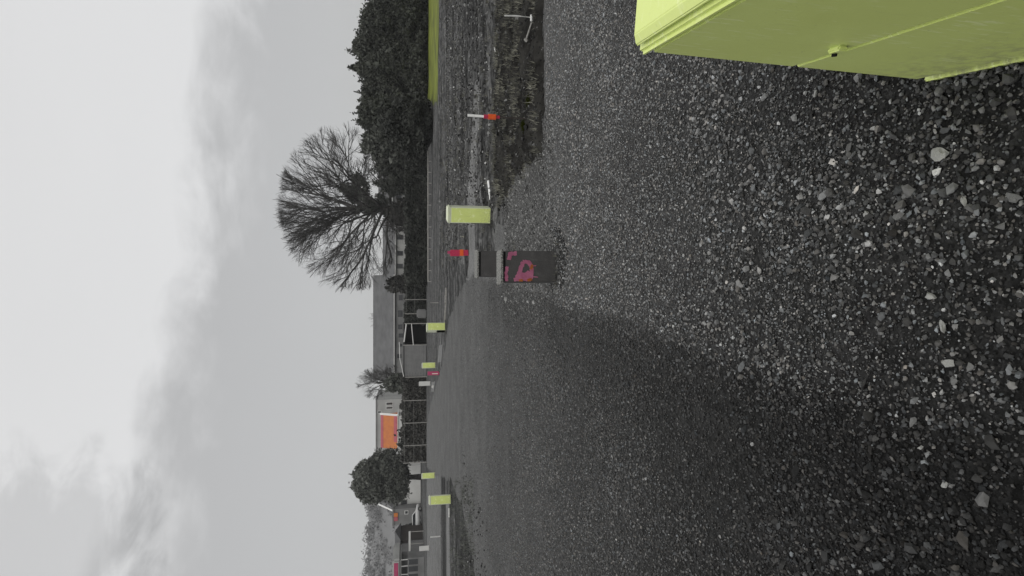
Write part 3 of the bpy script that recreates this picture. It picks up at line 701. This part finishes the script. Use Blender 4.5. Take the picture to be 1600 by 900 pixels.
# evergreens to the right
G = 'dark evergreens behind the meadow on the right'
specs = [
 (850, 1010, 573, 700, 56, 'broad dark evergreen cut by the right edge of the view', 'round'),
 (812, 900, 563, 680, 55, 'wide dark evergreen second from the right edge', 'round'),
 (785, 862, 551, 690, 57, 'tall dark evergreen with a ragged top above the meadow', 'round'),
 (752, 826, 552, 690, 55, 'dark conifer with the sharpest tip above the meadow', 'tip'),
 (716, 790, 564, 680, 58, 'lower dark evergreen left of the pointed conifer', 'round'),
 (682, 752, 558, 680, 52, 'dark evergreen at the left end of the meadow', 'round'),
 (780, 925, 590, 690, 60, 'dark evergreen filling the gaps behind the taller ones at the right', 'round'),
 (680, 810, 590, 680, 62, 'low dark evergreen filling the gap behind the left end of the meadow', 'round'),
]
for (u0, u1, vt, vb, y, lab, sh) in specs:
    tree_px('evergreen_tree', u0, u1, vt, vb, y, lab, M['leafdark'], lumps=130, n=32000, leaf=.21, trunk_r=.3, shape=sh, group=G)
tree_px('evergreen_shrub', 662, 752, 598, 686, 44, 'big dark rounded evergreen bush reaching the ground beside the meadow', M['leafhedge'], lumps=80, n=20000, leaf=.22, trunk_r=.2, shape='round')
tree_px('evergreen_tree', 640, 706, 565, 660, 62, 'greyish evergreen touching the right side of the bare tree', M['leafmid'], lumps=60, n=9000, leaf=.34, trunk_r=.25, shape='round')

# bare deciduous trees
def bare_tree(name, U, Vtop, y, Rw, label, seed, levels=6, trunk_r=.42, fork_z=None, ivy=False, kids=(7, 10), lean=0):
    r = random.Random(seed); x = xz(U, y); H = zz(Vtop, y)
    t = thing(name, label, 'tree', (x, y, 0)); fz = fork_z or H*.25
    bm = bmesh.new(); tube(bm, [(0, 0, -.2), (.1, 0, fz*.5), (0, 0, fz), (.1, .1, fz+.20*(H-fz)), (.0, 0, fz+.5*(H-fz))], [trunk_r*1.2, trunk_r, trunk_r*.9, trunk_r*.55, trunk_r*.3], 8); obj('trunk', bm, M['bark'], t)
    verts = []; faces = []
    cz = fz+(H-fz)*(.34 if ivy else .42)
    def seg_tube(pts, r0, r1, n=4):
        rings = []
        for i, p in enumerate(pts):
            d = (pts[min(i+1, len(pts)-1)]-pts[max(i-1, 0)]).normalized(); q = d.to_track_quat('Z', 'Y'); f = i/(len(pts)-1); rr = r0*(1-f)+r1*f
            b0 = len(verts)
            for k in range(n): verts.append(tuple(p+q @ Vector((rr*math.cos(6.2832*k/n), rr*math.sin(6.2832*k/n), 0))))
            rings.append(b0)
        for a, b in zip(rings, rings[1:]):
            for k in range(n): faces.append((a+k, a+(k+1) % n, b+(k+1) % n, b+k))
    def inside(p):
        dx = math.hypot(p.x, p.y)/Rw; dz = (p.z-cz)/(H-cz) if p.z > cz else (cz-p.z)/(cz-fz*(.05 if ivy else .55))
        return dx*dx+dz*dz
    def grow(p, d, length, rad, lev):
        n = 5 if lev < 3 else 4; pts = [p]; cur = p.copy(); dd = d.copy()
        for i in range(n):
            dd = (dd+Vector((r.gauss(0, .13), r.gauss(0, .13), r.gauss(.03, .10)))).normalized(); cur = cur+dd*length/n; pts.append(cur.copy())
            if inside(cur) > 1.02: break
        seg_tube(pts, rad, rad*.45, 5 if lev < 2 else 3)
        if lev >= levels or len(pts) < 3: return
        for q in range(r.randint(4, 7 if lev < 3 and ivy else 6)):
            f = r.uniform(.22, 1.0); i = min(len(pts)-2, int(f*(len(pts)-1))); pp = pts[i].lerp(pts[i+1], f*(len(pts)-1)-i)
            if inside(pp) > 1: continue
            ang = r.uniform(.30, .80); axis = dd.cross(Vector((r.gauss(0, 1), r.gauss(0, 1), r.gauss(0, 1)))).normalized()
            nd = (Matrix.Rotation(ang, 3, axis) @ (pts[i+1]-pts[i]).normalized()); nd = (nd+Vector((pp.x, pp.y, (pp.z-cz)*.8)).normalized()*.28).normalized()
            grow(pp, nd, length*r.uniform(.50, .74), max(.009, rad*r.uniform(.42, .60)), lev+1)
    nl = r.randint(*kids)+(15 if ivy else 7)
    for k in range(nl):
        f = (k+.3)/nl; a = k*2.4+r.uniform(-.4, .4); el = R((2 if ivy else 12)+(78 if ivy else 66)*f+r.uniform(-8, 8)); z = fz*.85+(H-fz)*.42*f
        d = Vector((math.cos(a)*math.cos(el), math.sin(a)*math.cos(el), math.sin(el)))
        grow(Vector((0, 0, z)), d, (.80 if ivy else .62)*max(Rw, (H-fz)*.75)*r.uniform(.85, 1.1), trunk_r*.42*(1.1-.5*f), 1)
    np_mesh('crown', verts, faces, M['twig'], t)
    print('bare tree faces', len(faces))
    if ivy:
        bl = [(1.2+r.gauss(0, 1.1), -.6+r.gauss(0, .5), zz(568, y)+r.gauss(0, 1.0), .55, .5, .6) for _ in range(34)]+[(r.gauss(.3, .5), r.gauss(0, .4), fz*.6+(zz(568, y)-fz*.6)*r.random(), .6, .6, .9) for _ in range(10)]+[(0, 0, fz*.6, .8, .8, 2.2), (0, 0, fz*.25, .8, .8, 2.0)]
        c, d = blob_cloud(bl, 11000, .1); V_, F_ = leaf_quads(c, d, .22); np_mesh('ivy', V_, F_, M['leafmid'], t)
    return t
yb = 70
bare_tree('bare_tree', 573, 441, yb, 125/FPX*yb*.985, 'large bare winter tree with fan shaped crown and ivy on its trunk', 8, levels=5, trunk_r=.42, fork_z=zz(603, yb), ivy=True)
bare_tree('small_bare_tree', 303, 556, 76, 24/FPX*76, 'small bare tree between the long roof and the pale building', 11, levels=4, trunk_r=.16, fork_z=4.0)
bare_tree('small_bare_tree', 402, 570, 112, 14/FPX*112, 'tiny bare treetop poking over the long grey roof', 17, levels=3, trunk_r=.14, fork_z=6.0)
bare_tree('small_bare_tree', 316, 572, 80, 17/FPX*80, 'thin bare tree just right of the small bare tree', 21, levels=3, trunk_r=.12, fork_z=4.2)

# hedges
def hedge(U0, U1, Vt, Vb, y, dep, label, material, n=9000, leaf=.2, rag=.12):
    x0, x1 = xz(U0, y), xz(U1, y); H = zz(Vt, y); t = thing('hedge', label, 'hedge', ((x0+x1)/2, y, 0)); wd = x1-x0
    c = np.stack([rng.uniform(-wd/2, wd/2, n), rng.uniform(0, dep, n), rng.uniform(0, 1, n)], 1)
    face = rng.random(n); c[:, 1] = np.where(face < .6, rng.normal(.1, .10, n), c[:, 1]); top = face > .6; c[:, 2] = np.where(top & (face < .9), 1-abs(rng.normal(0, .05, n)), c[:, 2])
    hh = np.array([H*(1+rag*mnoise.noise(Vector((x*.5, 3, U0)))+rag*.6*mnoise.noise(Vector((x*1.9, 3, U0)))) for x in c[:, 0]]); c[:, 2] *= hh
    d = np.zeros((n, 3)); d[:, 1] = -1; V_, F_ = leaf_quads(c, d, leaf); np_mesh('foliage', V_, F_, material, t)
    bm = bmesh.new(); box(bm, -wd/2+.2, wd/2-.2, .25, dep-.1, 0, H*.84); obj('inner_branches', bm, M['leafhedge'], t)
hedge(455, 672, 634, 667, 57, 1.6, 'long black green hedge in front of the houses beside the bare tree', M['leafhedge'], 16000, .24)
hedge(178, 312, 629, 665, 61.5, 1.6, 'patchy dark hedge at the far end of the gravel below the orange roof', M['leafbrown'], 9000, .26, .25)
hedge(393, 457, 633, 665, 61, 1.6, 'short dark hedge behind the wire fence right of the shed', M['leafhedge'], 6000, .24)
# understorey shrubs under the bare tree
for (u0, u1, vt, vb, y, lab, mt) in [(612, 660, 588, 640, 66, 'grey green shrub under the right branches of the bare tree', 'leafmid'),
        (590, 628, 600, 645, 68, 'low shrub at the foot of the bare tree, right side', 'leafmid'), (540, 592, 612, 650, 67, 'low shrub at the foot of the bare tree, left side', 'leafbrown'),
        (286, 318, 604, 640, 74, 'dark shrub under the small bare tree', 'leafmid'), (440, 470, 610, 640, 72, 'brownish bush at the right end of the long roof', 'leafbrown'),
        (180, 240, 626, 655, 66, 'dark shrub in the garden below the orange roof', 'leafhedge'), (62, 82, 636, 662, 84, 'dark shrub beside the parked cars', 'leafhedge'), (34, 58, 640, 664, 82, 'dark shrub below the dark shed', 'leafhedge')]:
    tree_px('shrub', u0, u1, vt, vb, y, lab, M[mt], lumps=30, n=3500, leaf=.30, trunk_r=.1, shape='round')

# ---------------- fences ----------------
def fence(Us, Vt, Vb, label, rails=2):
    t = thing('wire_fence', label, 'fence', gnd(Us[0], Vb)); o = t.location.copy()
    ps = [gnd(u, Vb) for u in Us]; hs = [zz(Vt, p.y) for p in ps]
    for p, h in zip(ps, hs): mktube('post', [p-o, p-o+Vector((0, 0, h))], .042, M['wood'], t, 6)
    for k in range(rails):
        for a, b, h in zip(ps, ps[1:], hs): mktube('wire', [a-o+Vector((0, -.05, h*(.95-.4*k))), b-o+Vector((0, -.05, h*(.95-.4*k)))], .008, M['metal'], t, 4)
fence([275, 240, 205, 178], 630, 666.5, 'thin post and wire fence in front of the hedge below the orange roof')
fence([455, 432, 410], 633, 666.5, 'thin post and wire fence right of the open shed')
# low rail line across the right field
def rail(U0, U1, V, label):
    a, b = gnd(U0, V), gnd(U1, V); t = thing('low_rail', label, 'rail', a); n = 12; d = b-a
    for k in range(n+1): mktube('post', [d*k/n, d*k/n+Vector((0, 0, .28))], .03, M['wood'], t, 5)
    mktube('bar', [Vector((0, 0, .26)), d+Vector((0, 0, .26))], .045, M['wood'], t, 5)
rail(460, 665, 674, 'low grey rail running along the foot of the black hedge')
for (u, vt, vb) in [(427, 672, 685)]:
    b = gnd(u, vb); o = mktube('garden_stake', [b, b+Vector((0, 0, zz(vt, b.y)))], .02, M['wood']); tag(o, 'thin grey garden stake right of the cabinet by the shed', 'stake')

# ---------------- buildings ----------------
def gable_house(name, U0, U1, Vr, Ve, y, dep, label, wallm, roofm, base=0, windows=(), chim=(), over=.3, verge=True, cat='house', hips=0):
    x0, x1 = xz(U0, y), xz(U1, y); zr = zz(Vr, y+dep/2); ze = zz(Ve, y)
    t = thing(name, label, cat, (x0, y, 0)); W = x1-x0
    mkbox('wall', (0, W, 0, dep, base, ze), M[wallm], t)
    bm = bmesh.new()
    p = [(-over, -over, ze-.05), (W+over, -over, ze-.05), (W+over-hips, dep/2, zr), (-over+hips, dep/2, zr), (-over, dep+over, ze-.05), (W+over, dep+over, ze-.05)]
    vs = [bm.verts.new(q) for q in p]; f1 = bm.faces.new((vs[0], vs[1], vs[2], vs[3])); f2 = bm.faces.new((vs[3], vs[2], vs[5], vs[4])); bm.faces.new((vs[0], vs[3], vs[4])); bm.faces.new((vs[1], vs[5], vs[2])); bm.faces.new((vs[0], vs[4], vs[5], vs[1]))
    rf = obj('roof', bm, M[roofm], t)
    if verge:
        mkbox('gutter', (-over, W+over, -over-.10, -over-.002, ze-.16, ze-.03), M['white'], rf)
    for (u0, u1, v0, v1) in windows:
        a, b = xz(u0, y)-x0, xz(u1, y)-x0; c, d = zz(v1, y), zz(v0, y)
        wf = mkbox('window', (a, b, -.05, .02, c, d), M['render2'], t); mkbox('pane', (a+.08, b-.08, -.07, -.051, c+.08, d-.08), M['glass'], wf)
    for (u, v0) in chim:
        a = xz(u, y)-x0; mkbox('chimney', (a-.3, a+.3, dep/2-.3, dep/2+.3, zr-.8, zz(v0, y+dep/2)), M['render2'], rf)
    return t
# long grey roofed barn
barn = gable_house('long_barn', 302, 468, 583, 615, 92, 14, 'long low building with a grey roof behind the shed', 'render2', 'roofgrey',
    windows=[(404, 416, 621, 630), (385, 394, 621, 629), (372, 380, 622, 631), (358, 364, 622, 629), (340, 348, 620, 628), (430, 440, 622, 630)], cat='barn')
# pale flat building and orange roofed house
def flat_building(name, U0, U1, Vt, y, dep, label, wallm, windows=(), cat='building', top='render2'):
    x0, x1 = xz(U0, y), xz(U1, y); H = zz(Vt, y); t = thing(name, label, cat, (x0, y, 0)); W = x1-x0
    mkbox('wall', (0, W, 0, dep, 0, H-.25), M[wallm], t); mkbox('roof_edge', (-.12, W+.12, -.12, dep+.12, H-.25, H), M[top], t)
    for (u0, u1, v0, v1) in windows:
        a, b = xz(u0, y)-x0, xz(u1, y)-x0; c, d = zz(v1, y), zz(v0, y)
        wf = mkbox('window', (a, b, -.05, .02, c, d), M['render3'], t); mkbox('pane', (a+.10, b-.10, -.07, -.051, c+.10, d-.10), M['glass'], wf)
    return t
flat_building('pale_building', 196, 277, 587, 125, 12, 'pale flat topped building behind the orange roofed house', 'render', windows=[(262, 266, 603, 614), (268, 273, 603, 614), (256, 260, 590, 596)])
oh = gable_house('orange_roofed_house', 199, 251, 595, 621, 108, 3.2, 'house with a bright orange tiled roof and white gutter', 'render3', 'roofred', over=.0)
y0 = 108
x0 = xz(251, y0)-oh.location.x; zr = zz(595, y0+1.6); ze = zz(621, y0)
mkbox('verge_board', (x0+.02, x0+.42, -.2, 3.4, ze-.2, ze), M['whitebright'], oh)
bm = bmesh.new(); tube(bm, [(x0+.15, -.1, ze-.05), (x0+.15, 1.6, zr+.12)], .2, 4); obj('verge_board', bm, M['whitebright'], oh)
# red tile courses at ridge and eaves (different coloured tiles)
for (v0, v1, u0) in ((595.5, 599, 199), (616, 620.5, 210)):
    def rp(v): f = (zz(v, y0+.8)-ze)/(zr-ze); return f
    fa, fb = max(0, 1-(v1-595)/26), max(0, 1-(v0-595)/26)
    xa = xz(u0, y0)-oh.location.x; bm = bmesh.new()
    q = [(xa, fa*1.6, ze-.05+fa*(zr-ze)+.12), (x0, fa*1.6, ze-.05+fa*(zr-ze)+.12), (x0, fb*1.6, ze-.05+fb*(zr-ze)+.12), (xa, fb*1.6, ze-.05+fb*(zr-ze)+.12)]
    top = [bm.verts.new(p) for p in q]; bot = [bm.verts.new((p[0], p[1], p[2]-.06)) for p in q]
    bm.faces.new(top); bm.faces.new(bot[::-1])
    for k in range(4): bm.faces.new((top[k], bot[k], bot[(k+1) % 4], top[(k+1) % 4]))
    o = obj('tile_course', bm, M['roofpink'], oh)
# houses behind the bare tree
gable_house('grey_house', 572, 648, 591, 612, 98, 9, 'grey roofed house half hidden behind the right side of the bare tree', 'render2', 'roofgrey', windows=[(588, 598, 618, 628), (612, 620, 618, 628)], chim=[(600, 586)])
gable_house('low_house', 470, 560, 598, 617, 104, 8, 'low grey roofed house behind the left branches of the bare tree', 'render', 'roofgrey', windows=[(480, 488, 620, 630), (500, 508, 620, 630), (525, 533, 620, 630)])
# white house by the round tree
wh = gable_house('white_house', 108, 172, 572, 617, 98, 7, 'white rendered house partly behind the round tree', 'render3', 'roofdark', windows=[(130, 144, 626, 637), (112, 120, 626, 636)], hips=3.2)
za, zb = zz(585, 101), zz(617, 98)
bm = bmesh.new(); tube(bm, [(xz(103.5, 98)-wh.location.x, -.35, zb), (xz(113, 98)-wh.location.x+.0, 1.8, za)], .17, 4); obj('verge_board', bm, M['whitebright'], wh)
an = flat_building('grey_annexe', 81, 106, 613, 96, 7, 'flat roofed grey building left of the white house with a small orange and pink sign', 'render2', windows=[(97, 103, 632, 638)])
yA = 96; ax = an.location.x
mkbox('sign_panel', (xz(94.5, yA)-ax, xz(100.5, yA)-ax, -.14, -.121, zz(621.5, yA), zz(615.5, yA)), M['sprayo'], an)
mkbox('sign_panel', (xz(88, yA)-ax, xz(94.2, yA)-ax, -.14, -.121, zz(621.5, yA), zz(615.5, yA)), M['roofpink'], an)
# open shed / carport with slatted wall
ys = 60
t = thing('open_shed', 'light framed open shed with grey slatted wall and black open bay', 'shed', (xz(311, ys), ys, 0)); ox = t.location.x
X_ = lambda u: xz(u, ys)-ox
Z_ = lambda v: zz(v, ys)
nb = 8
for k in range(nb):
    za, zb = .05+(Z_(632)-.05)*k/nb, .05+(Z_(632)-.05)*(k+1)/nb
    mkbox('slat', (X_(312), X_(361), .0, .06, za+.012, zb-.012), M['shedwall'], t)
mkbox('back_wall', (X_(361), X_(394), 2.2, 2.3, 0, Z_(630)), M['black'], t); mkbox('side_wall', (X_(361), X_(361)+.08, .07, 2.2, 0, Z_(632)), M['black'], t)
for u, v_ in ((361, 630), (394.5, 632), (311, 633)): mktube('post', [(X_(u), -.1, 0), (X_(u), -.1, Z_(v_))], .05, M['wood'], t, 6)
mktube('roof_bar', [(X_(394), -.15, Z_(635)), (X_(366), -.15, Z_(631.5))], .07, M['white'], t, 5); mktube('roof_bar', [(X_(394), -.15, Z_(643)), (X_(361), -.15, Z_(646))], .05, M['white'], t, 5)
mktube('roof_bar', [(X_(366), -.15, Z_(624)), (X_(340), -.15, Z_(625))], .04, M['white'], t, 5); mktube('roof_bar', [(X_(340), -.15, Z_(625)), (X_(312), -.15, Z_(631))], .04, M['white'], t, 5)
bm = bmesh.new(); box(bm, X_(311), X_(395), -.05, 2.4, Z_(631.5), Z_(630)); obj('roof', bm, M['roofdark'], t)
b = at(410, 650, 59.5); o = mkbox('barrel', (b.x-.45, b.x+.45, 59.2, 59.9, 0, zz(651, 59.5)), M['shedwall'], None, .12); o.name = 'water_tank'; tag(o, 'dull grey tank standing between shed and dark hedge', 'tank')
# dark shed, cabin with red band, at the far left
yk = 78
ds = gable_house('dark_shed', 30, 56, 617, 625, yk, 5, 'dark shed between the cabin with red band and the parked cars', 'darkwood', 'roofdark', cat='shed', verge=False)
t = thing('shelter', 'long pale beam on thin posts in front of the dark shed', 'shelter', (xz(28, 74), 74, 0)); ox = t.location.x
mkbox('beam', (0, xz(70, 74)-ox, -.08, .08, zz(641.5, 74), zz(638.5, 74)), M['white'], t)
for u in (29, 50, 69): mktube('post', [(xz(u, 74)-ox, 0, 0), (xz(u, 74)-ox, 0, zz(641, 74))], .05, M['wood'], t, 6)
yc = 72
t = thing('site_cabin', 'pale rounded cabin with red band and dark windows at the left edge', 'cabin', (xz(-30, yc), yc, 0)); ox = t.location.x
X_ = lambda u: xz(u, yc)-ox
Z_ = lambda v: zz(v, yc)
mkbox('lower_wall', (0, X_(28), 0, 5, 0, Z_(637)), M['render2'], t); 
mkbox('upper_frame', (0, X_(27), .0, 5, Z_(627), Z_(613)), M['render'], t, .25)
mkbox('red_band', (.3, X_(22), -.06, -.003, Z_(622), Z_(615.5)), M['redpanel'], t)
for u in (27, 17, 4): mktube('post', [(X_(u)-.1, .1, Z_(637)), (X_(u)-.1, .1, Z_(627))], .06, M['white'], t, 6)
mkbox('rear_wall', (0.1, X_(25), 2.5, 4.8, Z_(637), Z_(627)), M['render2'], t)
for u0, u1 in ((18, 26), (7, 15), (-5, 3)): mkbox('window', (X_(u0), X_(u1), -.05, .0, Z_(653), Z_(638.5)), M['glass'], t)
# parked cars
def car(U, Vb, y, label, mt, rz):
    x = xz(U, y); t = thing('parked_car', label, 'car', (x, y, 0), rz, 'cars parked before the grey building')
    prof = [(-2.0, .25), (-2.05, .75), (-1.7, .95), (-1.2, 1.4), (.5, 1.45), (1.1, .95), (1.95, .8), (2.05, .3)]
    bm = bmesh.new(); A_ = [bm.verts.new((px, -.85, pz)) for px, pz in prof]; B_ = [bm.verts.new((px, .85, pz)) for px, pz in prof]
    bm.faces.new(A_); bm.faces.new(B_[::-1])
    for k in range(8): bm.faces.new((A_[k], B_[k], B_[(k+1) % 8], A_[(k+1) % 8]))
    bmesh.ops.recalc_face_normals(bm, faces=bm.faces[:]); bmesh.ops.bevel(bm, geom=bm.edges[:], offset=.07, segments=2, affect='EDGES'); obj('body', bm, M[mt], t, True)
    for sgn in (-1, 1):
        bm = bmesh.new(); q = [(-1.15, .98), (-.95, 1.32), (.45, 1.36), (.85, .98)]; y1, y2 = sgn*.80, sgn*.87
        A_ = [bm.verts.new((a, y1, b)) for a, b in q]; B_ = [bm.verts.new((a, y2, b)) for a, b in q]; bm.faces.new(A_); bm.faces.new(B_[::-1])
        for k in range(4): bm.faces.new((A_[k], A_[(k+1) % 4], B_[(k+1) % 4], B_[k]))
        obj('window', bm, M['glass'], t)
    for px in (-1.3, 1.3):
        for sgn in (-1, 1):
            w_ = mktube('wheel', [(px, sgn*.70, .31), (px, sgn*.88, .31)], .31, M['tyre'], t, 14); mktube('rim', [(px, sgn*.88, .31), (px, sgn*.90, .31)], .18, M['metal'], w_, 10)
car(88, 661, 84, 'white parked car in front of the grey annexe', 'carwhite', .5)
car(74, 658, 90, 'pale grey parked car left of the white one', 'pale', .9)

# ---------------- distant wooded hill ----------------
def hz(x, y):
    u = 450+900*x/y
    h = 21*sm(205, 120, u)+4.5*sm(80, -80, u)+1.3*mnoise.noise(Vector((x*.02, y*.004, 0)))*sm(205, 150, u)
    return h*sm(180, 300, y)
def hill(name, x0, x1, y0, y1, nx, ny, f, material):
    xs = np.linspace(x0, x1, nx); ys_ = np.linspace(y0, y1, ny); vs = [(x, y, f(x, y)-.3) for y in ys_ for x in xs]
    fs = [(j*nx+i, j*nx+i+1, (j+1)*nx+i+1, (j+1)*nx+i) for j in range(ny-1) for i in range(nx-1)]
    return struct(np_mesh(name, vs, fs, material))
hill('hill', -700, -10, 170, 600, 60, 40, hz, M['forest'])
bl = []
while len(bl) < 1500:
    x, y = random.uniform(-420, -40), random.uniform(190, 345); h = hz(x, y)
    if h < 3: continue
    s = random.uniform(1.6, 3.4); bl.append((x, y, h+s*.1, s, s, s*1.1))
c, d = blob_cloud(bl, 130000, .3); d = d*.35+np.array([[0, -.9, 1.3]]); V_, F_ = leaf_quads(c, d, .75); stuff(np_mesh('woodland', V_, F_, M['forest']), 'hazy bare woodland covering the distant hill at left', 'woodland')

# ---------------- thin winter haze ----------------
bm = bmesh.new(); box(bm, -950, 950, -350, 950, -1.0, 34)
hz_m = bpy.data.materials.new('haze'); hz_m.use_nodes = True; ht = hz_m.node_tree; ht.nodes.clear()
ho = ht.nodes.new('ShaderNodeOutputMaterial'); pv = ht.nodes.new('ShaderNodeVolumePrincipled'); pv.inputs['Color'].default_value = (.92, .93, .94, 1); pv.inputs['Density'].default_value = .00045; pv.inputs['Anisotropy'].default_value = 0
ht.links.new(pv.outputs[0], ho.inputs['Volume'])
o = obj('haze', bm, hz_m); stuff(o)
